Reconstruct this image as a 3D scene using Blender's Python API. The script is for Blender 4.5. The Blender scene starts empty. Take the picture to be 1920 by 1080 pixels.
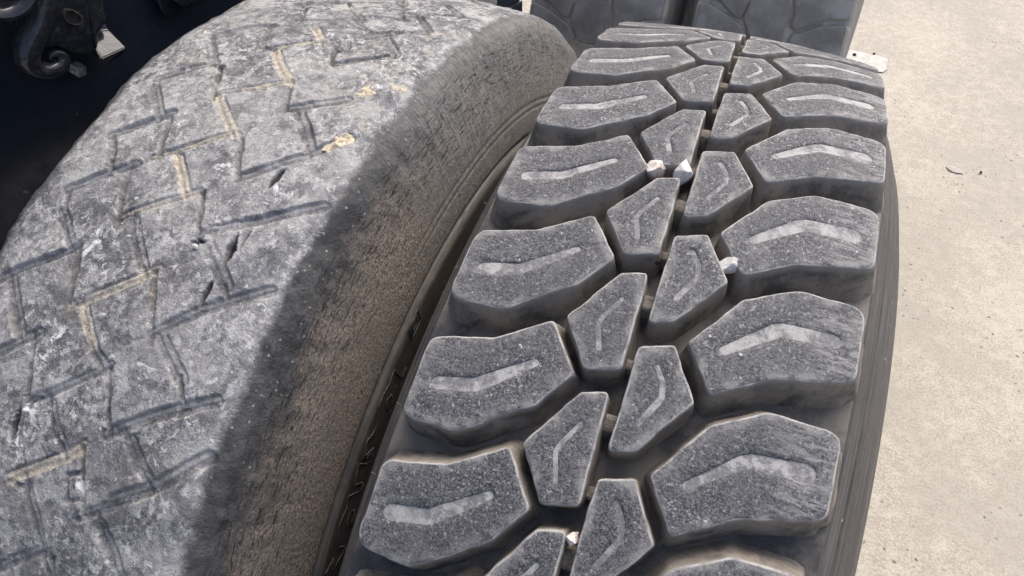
import bpy, bmesh, math, random
import numpy as np
from mathutils import Vector, Matrix
from mathutils.geometry import delaunay_2d_cdt

# ------------------------------------------------------------------ camera, sky, sun
scene = bpy.context.scene
R_ = math.radians
cam = bpy.data.cameras.new('camera'); cam_o = bpy.data.objects.new('camera', cam)
scene.collection.objects.link(cam_o)
cam.sensor_width = 36.0; cam.lens = 25.81; cam.clip_start = .02; cam.clip_end = 500
right = Vector((0.93004848, 0.36729839, -0.01008591)); down = Vector((0.26740962, -0.69543198, -0.66698309)); fwd = Vector((-0.25199588, 0.61762954, -0.74500458))
mw = Matrix.Identity(4)
for i in range(3):
    mw[i][0] = right[i]; mw[i][1] = -down[i]; mw[i][2] = -fwd[i]
mw[0][3], mw[1][3], mw[2][3] = 0.0314937, -0.4196753, 1.3748735
cam_o.matrix_world = mw
scene.camera = cam_o
cam.dof.use_dof = False

SUN_EL, SUN_AZ = 55.0, 82.0           # azimuth: angle from +X counter-clockwise
world = bpy.data.worlds.new('World'); scene.world = world; world.use_nodes = True
wn = world.node_tree; wn.nodes.clear()
sky = wn.nodes.new('ShaderNodeTexSky'); sky.sky_type = 'NISHITA'; sky.sun_disc = False
sky.sun_elevation = R_(SUN_EL); sky.sun_rotation = R_(90 - SUN_AZ)
sky.air_density = .82; sky.dust_density = 5.5; sky.ozone_density = .55
bg = wn.nodes.new('ShaderNodeBackground'); bg.inputs['Strength'].default_value = 0.15
wo = wn.nodes.new('ShaderNodeOutputWorld')
wn.links.new(sky.outputs[0], bg.inputs[0]); wn.links.new(bg.outputs[0], wo.inputs[0])
sun = bpy.data.lights.new('sun', 'SUN'); sun.energy = 1.0; sun.angle = R_(45); sun.color = (1.0, .99, .97)
sun_o = bpy.data.objects.new('sun', sun); scene.collection.objects.link(sun_o)
sd = Vector((math.cos(R_(SUN_EL)) * math.cos(R_(SUN_AZ)), math.cos(R_(SUN_EL)) * math.sin(R_(SUN_AZ)), math.sin(R_(SUN_EL))))
sun_o.rotation_euler = sd.to_track_quat('Z', 'Y').to_euler()
sun_o.location = (0, 0, 4)
scene.view_settings.view_transform = 'Standard'; scene.view_settings.look = 'None'
scene.view_settings.exposure = 0.72; scene.view_settings.gamma = 1.0

rng = np.random.default_rng(7); random.seed(7)

# ------------------------------------------------------------------ object helpers
def link(o): scene.collection.objects.link(o); return o
def tag(o, label=None, cat=None, group=None, kind=None):
    if label: o['label'] = label
    if cat: o['category'] = cat
    if group: o['group'] = group
    if kind: o['kind'] = kind
    return o
def empty(name, loc, label, cat, group=None):
    o = bpy.data.objects.new(name, None); o.location = loc; o.empty_display_size = .1
    return tag(link(o), label, cat, group)
def mesh_of(name, V, F, mats=(), smooth=True, attrs=None, uv=None, fmat=None):
    me = bpy.data.meshes.new(name)
    me.from_pydata([tuple(v) for v in V], [], [tuple(f) for f in F])
    for m in mats: me.materials.append(m)
    if smooth: me.polygons.foreach_set('use_smooth', np.ones(len(me.polygons), bool))
    if fmat is not None: me.polygons.foreach_set('material_index', np.asarray(fmat, np.int32))
    for k, a in (attrs or {}).items():
        at = me.attributes.new(k, 'FLOAT', 'POINT'); at.data.foreach_set('value', np.asarray(a, np.float32))
    if uv is not None:
        lay = me.uv_layers.new(name='UVMap'); li = np.empty(len(me.loops), np.int32); me.loops.foreach_get('vertex_index', li)
        lay.data.foreach_set('uv', np.asarray(uv, np.float32)[li].ravel())
    me.update(); return me
def grid_mesh(name, P, mats=(), attrs=None, uv=None, close_j=False):
    """P: ni x nj x 3 vertex grid -> quads (fast path)."""
    ni, nj = P.shape[:2]; idx = np.arange(ni * nj).reshape(ni, nj)
    if close_j: idx = np.concatenate([idx, idx[:, :1]], 1)
    q = np.stack([idx[:-1, :-1], idx[1:, :-1], idx[1:, 1:], idx[:-1, 1:]], -1).reshape(-1, 4)
    me = bpy.data.meshes.new(name); me.vertices.add(ni * nj); me.vertices.foreach_set('co', P.reshape(-1).astype(np.float32))
    n = len(q); me.loops.add(n * 4); me.loops.foreach_set('vertex_index', q.reshape(-1).astype(np.int32))
    me.polygons.add(n); me.polygons.foreach_set('loop_start', np.arange(0, n * 4, 4, dtype=np.int32))
    me.polygons.foreach_set('use_smooth', np.ones(n, bool))
    for m in mats: me.materials.append(m)
    me.update(calc_edges=True); me.validate()
    for k, a in (attrs or {}).items():
        at = me.attributes.new(k, 'FLOAT', 'POINT'); at.data.foreach_set('value', np.asarray(a, np.float32).reshape(-1))
    if uv is not None:
        lay = me.uv_layers.new(name='UVMap'); lay.data.foreach_set('uv', np.asarray(uv, np.float32).reshape(-1, 2)[q.reshape(-1)].ravel())
    return me
def obj(name, me, parent=None, loc=None, rot=None):
    o = bpy.data.objects.new(name, me); link(o)
    if parent: o.parent = parent
    if loc is not None: o.location = loc
    if rot is not None: o.rotation_euler = rot
    return o
def vnoise(x, y, seed=0):
    """smooth value noise in [-1,1], vectorised"""
    x = np.asarray(x, float); y = np.asarray(y, float)
    xi = np.floor(x).astype(np.int64); yi = np.floor(y).astype(np.int64); fx = x - xi; fy = y - yi
    fx = fx * fx * (3 - 2 * fx); fy = fy * fy * (3 - 2 * fy)
    def h(a, b):
        n = (a * 374761393 + b * 668265263 + seed * 974711) & 0xffffffff
        n = ((n ^ (n >> 13)) * 1274126177) & 0xffffffff
        return ((n ^ (n >> 16)) & 0xffff) / 32767.5 - 1
    return (h(xi, yi) * (1 - fx) + h(xi + 1, yi) * fx) * (1 - fy) + (h(xi, yi + 1) * (1 - fx) + h(xi + 1, yi + 1) * fx) * fy
def sstep(a, b, x): t = np.clip((x - a) / (b - a), 0, 1); return t * t * (3 - 2 * t)

# ------------------------------------------------------------------ material helpers
class NT:
    def __init__(s, name):
        s.m = bpy.data.materials.new(name); s.m.use_nodes = True; s.t = s.m.node_tree; s.t.nodes.clear()
        s.out = s.t.nodes.new('ShaderNodeOutputMaterial'); s.b = s.t.nodes.new('ShaderNodeBsdfPrincipled')
        s.t.links.new(s.b.outputs[0], s.out.inputs[0])
    def set(s, sock, v):
        i = s.b.inputs[sock]
        if isinstance(v, bpy.types.NodeSocket): s.t.links.new(v, i)
        else: i.default_value = (*v, 1) if isinstance(v, tuple) and len(v) == 3 else v
    def _in(s, i, v):
        if isinstance(v, bpy.types.NodeSocket): s.t.links.new(v, i)
        else: i.default_value = (*v, 1) if isinstance(v, tuple) and len(v) == 3 and i.type == 'RGBA' else v
    def pos(s): return s.t.nodes.new('ShaderNodeNewGeometry').outputs['Position']
    def uv(s): return s.t.nodes.new('ShaderNodeTexCoord').outputs['UV']
    def scale(s, v, k):
        n = s.t.nodes.new('ShaderNodeVectorMath'); n.operation = 'MULTIPLY'; s._in(n.inputs[0], v); n.inputs[1].default_value = k if isinstance(k, tuple) else (k, k, k); return n.outputs[0]
    def vadd(s, v, w):
        n = s.t.nodes.new('ShaderNodeVectorMath'); n.operation = 'ADD'; s._in(n.inputs[0], v); s._in(n.inputs[1], w); return n.outputs[0]
    def noise(s, v, sc, det=4, rough=.6, dist=0., color=False):
        n = s.t.nodes.new('ShaderNodeTexNoise'); s._in(n.inputs['Vector'], v); n.inputs['Scale'].default_value = sc
        n.inputs['Detail'].default_value = det; n.inputs['Roughness'].default_value = rough; n.inputs['Distortion'].default_value = dist
        return n.outputs['Color' if color else 'Fac']
    def voro(s, v, sc, feat='F1', out='Distance', rnd=1.):
        n = s.t.nodes.new('ShaderNodeTexVoronoi'); n.feature = feat; s._in(n.inputs['Vector'], v); n.inputs['Scale'].default_value = sc
        n.inputs['Randomness'].default_value = rnd; return n.outputs[out]
    def ramp(s, v, a, b, lo=0., hi=1., smooth=True):
        n = s.t.nodes.new('ShaderNodeMapRange'); n.interpolation_type = 'SMOOTHSTEP' if smooth else 'LINEAR'; s._in(n.inputs['Value'], v)
        n.inputs['From Min'].default_value = a; n.inputs['From Max'].default_value = b; n.inputs['To Min'].default_value = lo; n.inputs['To Max'].default_value = hi
        return n.outputs['Result']
    def math(s, op, a, b=0., clamp=False):
        n = s.t.nodes.new('ShaderNodeMath'); n.operation = op; n.use_clamp = clamp; s._in(n.inputs[0], a); s._in(n.inputs[1], b); return n.outputs[0]
    def mix(s, f, a, b, mode='MIX'):
        n = s.t.nodes.new('ShaderNodeMix'); n.data_type = 'RGBA'; n.blend_type = mode; s._in(n.inputs[0], f); s._in(n.inputs[6], a); s._in(n.inputs[7], b); return n.outputs[2]
    def attr(s, name):
        n = s.t.nodes.new('ShaderNodeAttribute'); n.attribute_name = name; return n.outputs['Fac']
    def rnd(s): return s.t.nodes.new('ShaderNodeObjectInfo').outputs['Random']
    def bump(s, h, strength, dist, normal=None):
        n = s.t.nodes.new('ShaderNodeBump'); n.inputs['Strength'].default_value = strength; n.inputs['Distance'].default_value = dist
        s._in(n.inputs['Height'], h)
        if normal is not None: s._in(n.inputs['Normal'], normal)
        return n.outputs[0]
# ------------------------------------------------------------------ materials
def mat_block():
    n = NT('worn_lug_rubber'); p = n.pos(); ed = n.attr('edge_dist'); dep = n.attr('depth')
    fine = n.noise(p, 740, 3, .8); fine2 = n.noise(n.vadd(p, (3.1, 1.7, .4)), 470, 2, .7); med = n.noise(p, 80, 5, .65); big = n.noise(p, 15, 3, .55)
    sx = n.t.nodes.new('ShaderNodeSeparateXYZ'); n._in(sx.inputs[0], p); sh = n.math('MULTIPLY', n.ramp(n.math('ABSOLUTE', sx.outputs[0]), .070, .108), n.ramp(sx.outputs[0], -.05, .05, .45, 1.))
    c = n.mix(n.ramp(fine, .42, .58), (.038, .0385, .042), (.160, .162, .168))
    c = n.mix(n.math('MULTIPLY', n.ramp(fine2, .60, .66), .85), c, (.36, .36, .36))
    c = n.mix(n.math('MULTIPLY', n.ramp(fine2, .40, .34), .85), c, (.024, .024, .029))
    c = n.mix(n.math('MULTIPLY', n.ramp(med, .46, .72), .40), c, (.215, .217, .218))
    c = n.mix(n.math('MULTIPLY', n.ramp(big, .36, .66), .35), c, (.080, .081, .087))
    sp = n.noise(n.vadd(p, (7.7, 2.1, 5.)), 300, 1, .4); spm = n.ramp(sp, .765, .80)
    c = n.mix(n.math('MULTIPLY', spm, .9), c, (.56, .56, .55))
    # pale scuffing of the outer shoulders, drawn across the lug
    sc = n.noise(n.scale(p, (55, 300, 300)), 1, 4, .7, .8)
    c = n.mix(n.math('MULTIPLY', n.math('MULTIPLY', sh, n.ramp(sc, .46, .62)), .62), c, (.34, .335, .325))
    # dusty worn rim of each block
    e1 = n.noise(p, 170, 4, .7); wob = n.math('ADD', ed, n.math('MULTIPLY', n.math('SUBTRACT', e1, .5), .0050)); wob1 = n.math('ADD', ed, n.math('MULTIPLY', n.math('SUBTRACT', e1, .5), .0012))
    c = n.mix(n.math('MULTIPLY', n.ramp(wob, .0065, .0010), n.ramp(med, .42, .64, .05, .75)), c, (.30, .295, .28))
    c = n.mix(n.math('MULTIPLY', n.ramp(wob1, .0012, .0005), n.ramp(n.noise(p, 60, 4, .7), .36, .60, .18, .95)), c, (.42, .41, .39))
    # block walls: brown road dust over dark rubber
    wn1 = n.noise(p, 38, 5, .65, .5); wn2 = n.noise(p, 230, 4, .7)
    wc = n.mix(n.ramp(wn1, .34, .62), (.090, .085, .078), (.265, .236, .200))
    wc = n.mix(n.math('MULTIPLY', n.ramp(wn2, .50, .74), .45), wc, (.30, .27, .23))
    wc = n.mix(n.math('MULTIPLY', n.ramp(wn2, .42, .30), .5), wc, (.055, .05, .045))
    wc = n.mix(n.math('MULTIPLY', n.ramp(n.math('ADD', dep, n.math('MULTIPLY', n.math('SUBTRACT', wn1, .5), .5)), .24, .05), .75), wc, (.27, .255, .232))
    c = n.mix(n.ramp(dep, .028, .050), c, wc)
    n.set('Base Color', c)
    n.set('Roughness', n.ramp(fine, .3, .7, .60, .82)); n.set('Specular IOR Level', .35)
    h = n.math('ADD', n.math('MULTIPLY', fine, .7), n.math('MULTIPLY', med, .8))
    n.set('Normal', n.bump(h, .6, .0014)); return n.m
def mat_sipe(name, lo, hi, top):
    n = NT(name); p = n.pos(); a = n.noise(p, 70, 5, .7, .4); b = n.noise(p, 420, 3, .75); r = n.rnd()
    k = n.math('ADD', a, n.math('MULTIPLY', n.math('SUBTRACT', r, .5), .16))
    c = n.mix(n.ramp(k, .42, .56), lo, hi); c = n.mix(n.math('MULTIPLY', n.ramp(n.noise(p, 34, 3, .6), .50, .62), .6), c, lo)
    c = n.mix(n.math('MULTIPLY', n.ramp(b, .48, .70), .5), c, top)
    c = n.mix(n.math('MULTIPLY', n.ramp(b, .42, .32), .4), c, (.12, .12, .122))
    n.set('Base Color', c); n.set('Roughness', .9); n.set('Normal', n.bump(b, .5, .0008)); return n.m
def mat_casing():
    n = NT('groove_floor_rubber'); p = n.pos(); a = n.noise(p, 24, 5, .62, .3); b = n.noise(p, 260, 4, .7)
    c = n.mix(n.ramp(a, .36, .60), (.040, .041, .043), (.150, .135, .115))
    c = n.mix(n.math('MULTIPLY', n.ramp(b, .5, .8), .45), c, (.20, .18, .15))
    n.set('Base Color', c); n.set('Roughness', .62); n.set('Specular IOR Level', .45); n.set('Normal', n.bump(b, .4, .001)); return n.m
def mat_sidewall(name, dark, light, brown, bf):
    n = NT(name); u = n.uv(); s1 = n.noise(n.scale(u, (420, 9, 1)), 1, 4, .6); s2 = n.noise(n.scale(u, (90, 60, 1)), 1, 5, .65); p = n.pos()
    c = n.mix(n.ramp(s1, .35, .68), dark, light)
    c = n.mix(n.math('MULTIPLY', n.ramp(s2, .46, .7), bf), c, brown)
    sp = n.math('MULTIPLY', n.ramp(n.voro(p, 150), .18, .08), n.ramp(n.voro(p, 150, 'F1', 'Color'), .8, .85))
    c = n.mix(sp, c, (.4, .39, .36))
    n.set('Base Color', c); n.set('Roughness', n.ramp(s2, .3, .7, .45, .65)); n.set('Normal', n.bump(n.math('ADD', s1, s2), .3, .0012)); return n.m
def mat_worn_tread():
    """old bald tyre: dusty grey tread, dark scuffed shoulder, brown cracked upper sidewall"""
    n = NT('old_dusty_tread'); u = n.uv(); p = n.pos(); lat = n.attr('lat'); sand = n.attr('sand'); gro = n.attr('groove'); cut = n.attr('cut')
    um = n.scale(u, 1000.)                            # mm
    fine = n.noise(p, 480, 3, .8); med = n.noise(p, 95, 5, .65, .35); big = n.noise(p, 17, 4, .6)
    rot = n.t.nodes.new('ShaderNodeVectorRotate'); rot.rotation_type = 'Z_AXIS'; n._in(rot.inputs['Vector'], u); rot.inputs['Angle'].default_value = -.7
    ur = rot.outputs[0]
    pst = n.scale(p, (1., .8, .8)); flk = n.noise(pst, 150, 6, .78, .15); flk2 = n.noise(n.vadd(pst, (4.3, 9.1, 0)), 215, 4, .72, .1); scr = n.noise(n.scale(ur, (24, 900, 1)), 1, 2, .6, .3)
    cell = n.voro(n.vadd(p, n.scale(n.noise(p, 40, 2, .5, 0, True), .02)), 19, 'F1', 'Color')
    c = n.mix(n.ramp(flk, .45, .53), (.128, .130, .134), (.285, .284, .282))
    c = n.mix(n.math('MULTIPLY', n.ramp(flk2, .555, .575), .80), c, (.55, .547, .54))
    c = n.mix(n.math('MULTIPLY', n.ramp(flk2, .425, .400), .85), c, (.075, .086, .090))
    c = n.mix(n.math('MULTIPLY', n.ramp(fine, .60, .70), .6), c, (.50, .497, .49))
    c = n.mix(n.math('MULTIPLY', n.ramp(fine, .40, .32), .75), c, (.055, .055, .06))
    tone = n.attr('tone')
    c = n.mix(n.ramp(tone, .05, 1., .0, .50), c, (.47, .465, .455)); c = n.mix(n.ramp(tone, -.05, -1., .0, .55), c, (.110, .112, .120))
    # smoother, cleaner rubber patches and whole blocks dustier than their neighbours
    c = n.mix(n.math('MULTIPLY', n.ramp(big, .50, .62), .55), c, (.140, .143, .158))
    sep = n.t.nodes.new('ShaderNodeSeparateColor'); n._in(sep.inputs[0], cell)
    c = n.mix(n.ramp(sep.outputs[0], .2, .9, .0, .34), c, (.40, .395, .385))
    c = n.mix(n.math('MULTIPLY', n.ramp(n.noise(p, 10, 3), .52, .70), .30), c, (.36, .335, .30))
    c = n.mix(n.math('MULTIPLY', n.math('MULTIPLY', n.ramp(scr, .68, .74), n.ramp(big, .40, .52)), .55), c, (.55, .55, .54))
    # pale scuff and paint flecks
    pb = n.noise(p, 38, 5, .7, .3); c = n.mix(n.math('MULTIPLY', n.ramp(pb, .54, .60), .50), c, (.47, .467, .46)); c = n.mix(n.math('MULTIPLY', n.ramp(pb, .45, .39), .60), c, (.095, .096, .102))
    fl = n.noise(n.vadd(p, (2.2, 5.1, 8.)), 130, 3, .6, .8)
    c = n.mix(n.math('MULTIPLY', n.ramp(fl, .655, .68), .8), c, (.60, .60, .585))
    v3 = n.voro(p, 260); v3c = n.voro(p, 260, 'F1', 'Color')
    pw = n.attr('paint'); pn = n.noise(p, 95, 4, .7, .6)
    c = n.mix(n.math('MULTIPLY', pw, n.ramp(pn, .53, .58)), c, (.74, .75, .74))
    # shallow grooves hold darker dirt, plus shade painted along their upper edge; some hold pale sand
    c = n.mix(n.math('MULTIPLY', gro, n.ramp(n.noise(p, 60, 4, .6), .35, .65, .4, 1.)), c, (.085, .081, .077))
    sm = n.math('MULTIPLY', n.ramp(n.math('ADD', sand, n.math('MULTIPLY', n.math('SUBTRACT', n.noise(p, 90, 6, .8), .5), 3.2)), .30, 1.05), .80)
    sm = n.math('MULTIPLY', sm, n.ramp(sand, .02, .15))
    sc = n.mix(n.ramp(n.noise(p, 300, 3, .7), .35, .65), (.43, .375, .29), (.68, .61, .485))
    c = n.mix(sm, c, sc)
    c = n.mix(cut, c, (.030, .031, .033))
    # shoulder zones by lateral place on the tyre
    wobl = n.math('ADD', lat, n.math('ADD', n.math('MULTIPLY', n.math('SUBTRACT', n.noise(p, 24, 5, .6), .5), .024), n.math('MULTIPLY', n.math('SUBTRACT', n.noise(p, 260, 3, .7), .5), .003)))
    dk = n.mix(n.ramp(n.noise(p, 60, 5, .7), .35, .68), (.046, .046, .047), (.094, .093, .092))
    dk = n.mix(n.math('MULTIPLY', n.math('MULTIPLY', n.ramp(v3, .30, .15), n.ramp(v3c, .70, .74)), .7), dk, (.36, .36, .36))
    dk = n.mix(n.math('MULTIPLY', n.ramp(med, .52, .7), .5), dk, (.17, .167, .162))
    c = n.mix(n.ramp(wobl, .1035, .1110), c, dk)
    s3 = n.noise(n.scale(u, (520, 300, 1)), 1, 4, .7)
    br = n.mix(n.ramp(s3, .34, .68), (.100, .085, .072), (.430, .360, .298))
    br = n.mix(n.math('MULTIPLY', n.ramp(big, .40, .66), .6), br, (.215, .192, .158))
    br = n.mix(n.math('MULTIPLY', n.ramp(n.noise(p, 900, 2, .6), .55, .75), .6), br, (.56, .49, .43))
    sp_ = n.t.nodes.new('ShaderNodeSeparateXYZ'); n._in(sp_.inputs[0], u); far = n.ramp(n.math('ADD', sp_.outputs[1], n.math('MULTIPLY', n.math('SUBTRACT', n.noise(p, 12, 4, .6), .5), .16)), -.13, .02)
    gs = n.noise(n.scale(u, (60, 480, 1)), 1, 4, .7, .6); gr = n.mix(n.ramp(gs, .38, .62), (.140, .136, .130), (.265, .26, .248)); gr = n.mix(n.math('MULTIPLY', n.ramp(fine, .52, .66), .5), gr, (.36, .35, .33))
    c = n.mix(n.math('MULTIPLY', n.ramp(wobl, .1035, .116), n.math('MULTIPLY', far, .75)), c, gr)
    br = n.mix(n.math('MULTIPLY', far, .85), br, gr)
    c = n.mix(n.ramp(wobl, .1190, .1365), c, br)
    ck = n.noise(n.scale(u, (520, 70, 1)), 1, 3, .7, 1.0); ckm = n.math('MULTIPLY', n.ramp(ck, .425, .385), n.math('MULTIPLY', n.ramp(lat, .117, .125), n.ramp(lat, .1435, .133)))
    c = n.mix(n.math('MULTIPLY', ckm, .8), c, (.025, .022, .02))
    n.set('Base Color', c); n.set('Roughness', n.math('MULTIPLY', n.ramp(med, .3, .7, .72, .88), 1.)); n.set('Specular IOR Level', .3)
    # short circumferential weather cracks on the shoulder
    h = n.math('ADD', n.math('MULTIPLY', med, 1.0), n.math('MULTIPLY', fine, .7)); h = n.math('ADD', h, n.math('MULTIPLY', flk, .7)); h = n.math('SUBTRACT', h, n.math('MULTIPLY', ckm, 1.6))
    n.set('Normal', n.bump(h, .7, .0024)); return n.m
def mat_ground():
    n = NT('weathered_concrete'); p = n.pos(); g1 = n.noise(p, 190, 5, .72); g2 = n.noise(p, 36, 5, .62, .4); g3 = n.noise(p, 3.2, 5, .58); g4 = n.noise(p, 700, 2, .6)
    c = n.mix(n.ramp(g1, .34, .66), (.310, .278, .228), (.515, .472, .400))
    c = n.mix(n.math('MULTIPLY', n.ramp(g2, .42, .70), .40), c, (.60, .56, .485))
    c = n.mix(n.math('MULTIPLY', n.ramp(g2, .44, .30), .55), c, (.365, .32, .265))
    c = n.mix(n.math('MULTIPLY', n.ramp(g3, .44, .60), .55), c, (.355, .332, .285))
    c = n.mix(n.math('MULTIPLY', n.ramp(g3, .46, .32), .25), c, (.56, .53, .44))
    c = n.mix(n.math('MULTIPLY', n.ramp(g4, .38, .28), .75), c, (.17, .145, .115))
    v = n.voro(n.vadd(p, n.scale(n.noise(p, 90, 2, .5, 0, True), .01)), 58); vc = n.voro(n.vadd(p, n.scale(n.noise(p, 90, 2, .5, 0, True), .01)), 58, 'F1', 'Color')
    pit = n.math('MULTIPLY', n.ramp(v, .24, .12), n.math('MULTIPLY', n.ramp(vc, .60, .66), n.ramp(n.noise(p, 4.5, 3), .44, .58)))
    c = n.mix(n.math('MULTIPLY', pit, .85), c, (.15, .125, .10))
    st = n.ramp(n.noise(p, 7, 4, .6), .66, .78); c = n.mix(n.math('MULTIPLY', st, .4), c, (.30, .27, .23))
    n.set('Base Color', c); n.set('Roughness', .88); n.set('Specular IOR Level', .3)
    h = n.math('SUBTRACT', n.math('ADD', g1, n.math('MULTIPLY', g2, .7)), n.math('MULTIPLY', pit, 1.2)); n.set('Normal', n.bump(h, .5, .003)); return n.m
def mat_paint_black():
    n = NT('glossy_black_paint'); p = n.pos(); a = n.noise(p, 6, 3, .5); d = n.voro(n.vadd(p, n.scale(n.noise(p, 60, 2, .5, 0, True), .02)), 48); dc = n.voro(n.vadd(p, n.scale(n.noise(p, 60, 2, .5, 0, True), .02)), 48, 'F1', 'Color')
    b = n.noise(p, 220, 4, .75)
    c = n.mix(n.ramp(a, .35, .7), (.013, .016, .026), (.026, .033, .046))
    c = n.mix(n.math('MULTIPLY', n.math('MULTIPLY', n.ramp(d, .14, .05), n.ramp(dc, .70, .76)), .6), c, (.22, .22, .22))
    c = n.mix(n.math('MULTIPLY', n.ramp(b, .60, .80), .25), c, (.10, .10, .105))
    n.set('Base Color', c); n.set('Specular IOR Level', .32); n.set('Roughness', n.ramp(n.noise(p, 30, 4, .6), .3, .7, .16, .34)); n.set('Normal', n.bump(n.noise(p, 55, 3, .5), .10, .002)); return n.m
def mat_cast():
    n = NT('painted_casting'); p = n.pos(); b = n.noise(p, 160, 4, .7); a = n.noise(p, 45, 3, .6)
    c = n.mix(n.ramp(b, .45, .75), (.022, .023, .028), (.060, .061, .066)); c = n.mix(n.math('MULTIPLY', n.ramp(b, .66, .78), .5), c, (.22, .22, .22))
    n.set('Base Color', c); n.set('Specular IOR Level', .5); n.set('Roughness', n.ramp(a, .3, .7, .06, .2)); n.set('Normal', n.bump(n.noise(p, 110, 3, .6), .16, .002)); return n.m
def mat_simple(name, lo, hi, sc, rough=.85, bump=.6, bd=.002, spec=.3):
    n = NT(name); p = n.pos(); a = n.noise(p, sc, 5, .65); b = n.noise(p, sc * 5, 3, .7)
    c = n.mix(n.ramp(a, .35, .66), lo, hi); c = n.mix(n.math('MULTIPLY', n.ramp(b, .5, .75), .4), c, tuple(min(1, x * 1.35) for x in hi))
    n.set('Base Color', c); n.set('Roughness', rough); n.set('Specular IOR Level', spec); n.set('Normal', n.bump(n.math('ADD', a, b), bump, bd)); return n.m
M_block = mat_block(); M_sipe = mat_sipe('dust_filled_sipe', (.17, .17, .174), (.385, .378, .362), (.50, .49, .47)); M_sipe2 = mat_sipe('faint_sipe', (.15, .15, .155), (.34, .335, .325), (.46, .45, .44)); M_cas = mat_casing()
M_side = mat_sidewall('black_sidewall', (.030, .030, .032), (.105, .102, .100), (.135, .115, .098), .5)
M_side_old = mat_sidewall('old_sidewall', (.060, .056, .050), (.115, .105, .094), (.16, .136, .11), .5)
M_worn = mat_worn_tread(); M_ground = mat_ground(); M_black = mat_paint_black(); M_cast = mat_cast()
M_white = mat_simple('white_stone', (.58, .56, .52), (.80, .79, .76), 160)
M_pink = mat_simple('reddish_stone', (.42, .33, .28), (.74, .70, .66), 130)
M_mud = mat_simple('dry_yellow_mud', (.46, .38, .26), (.70, .62, .47), 260, .95, .5, .0015)
M_patch = mat_simple('pale_ground_patch', (.44, .42, .375), (.56, .545, .50), 45, .8, .4, .001)
M_dark = mat_simple('dark_grit', (.02, .018, .015), (.06, .05, .045), 200)
M_leaf = mat_simple('grey_leaf', (.33, .31, .275), (.44, .415, .37), 180, .8, .5, .001)
M_hair = mat_simple('rubber_whisker', (.09, .083, .075), (.17, .155, .14), 300)
def mat_rear():
    n = NT('dark_tread_rubber'); p = n.pos(); ed = n.attr('edge_dist'); dep = n.attr('depth'); a = n.noise(p, 26, 5, .6); b = n.noise(p, 200, 4, .7)
    c = n.mix(n.ramp(a, .35, .7), (.215, .208, .194), (.330, .320, .300))
    c = n.mix(n.math('MULTIPLY', n.ramp(b, .5, .75), .35), c, (.22, .22, .215))
    v = n.voro(p, 120); vc = n.voro(p, 120, 'F1', 'Color'); c = n.mix(n.math('MULTIPLY', n.math('MULTIPLY', n.ramp(v, .2, .1), n.ramp(vc, .75, .8)), .7), c, (.4, .4, .38))
    lat = n.t.nodes.new('ShaderNodeTexCoord').outputs['Object']; sx = n.t.nodes.new('ShaderNodeSeparateXYZ'); n._in(sx.inputs[0], lat); ax = n.math('ABSOLUTE', sx.outputs[0])
    c = n.mix(n.math('MULTIPLY', n.ramp(ax, .070, .115), n.ramp(n.noise(p, 22, 4, .6), .42, .62, 0., .75)), c, (.40, .395, .38))
    c = n.mix(n.math('MULTIPLY', n.ramp(ed, .0022, .0004), .6), c, (.20, .195, .18))
    c = n.mix(n.ramp(dep, .1, .3), c, (.40, .375, .33))
    n.set('Base Color', c); n.set('Roughness', .75); n.set('Specular IOR Level', .25); n.set('Normal', n.bump(b, .3, .001)); return n.m
M_reargroove = mat_simple('dusty_groove_floor', (.42, .395, .345), (.62, .585, .52), 60, .9)
M_white_dull = mat_simple('scraped_nut', (.10, .10, .10), (.48, .47, .44), 300, .5, .5, .001, .5)
M_side_rear = mat_sidewall('dusty_rear_sidewall', (.16, .158, .152), (.34, .335, .32), (.32, .30, .265), .4)
M_bar = mat_simple('dusty_tie_bar', (.10, .092, .080), (.215, .195, .168), 90, .9)
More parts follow.
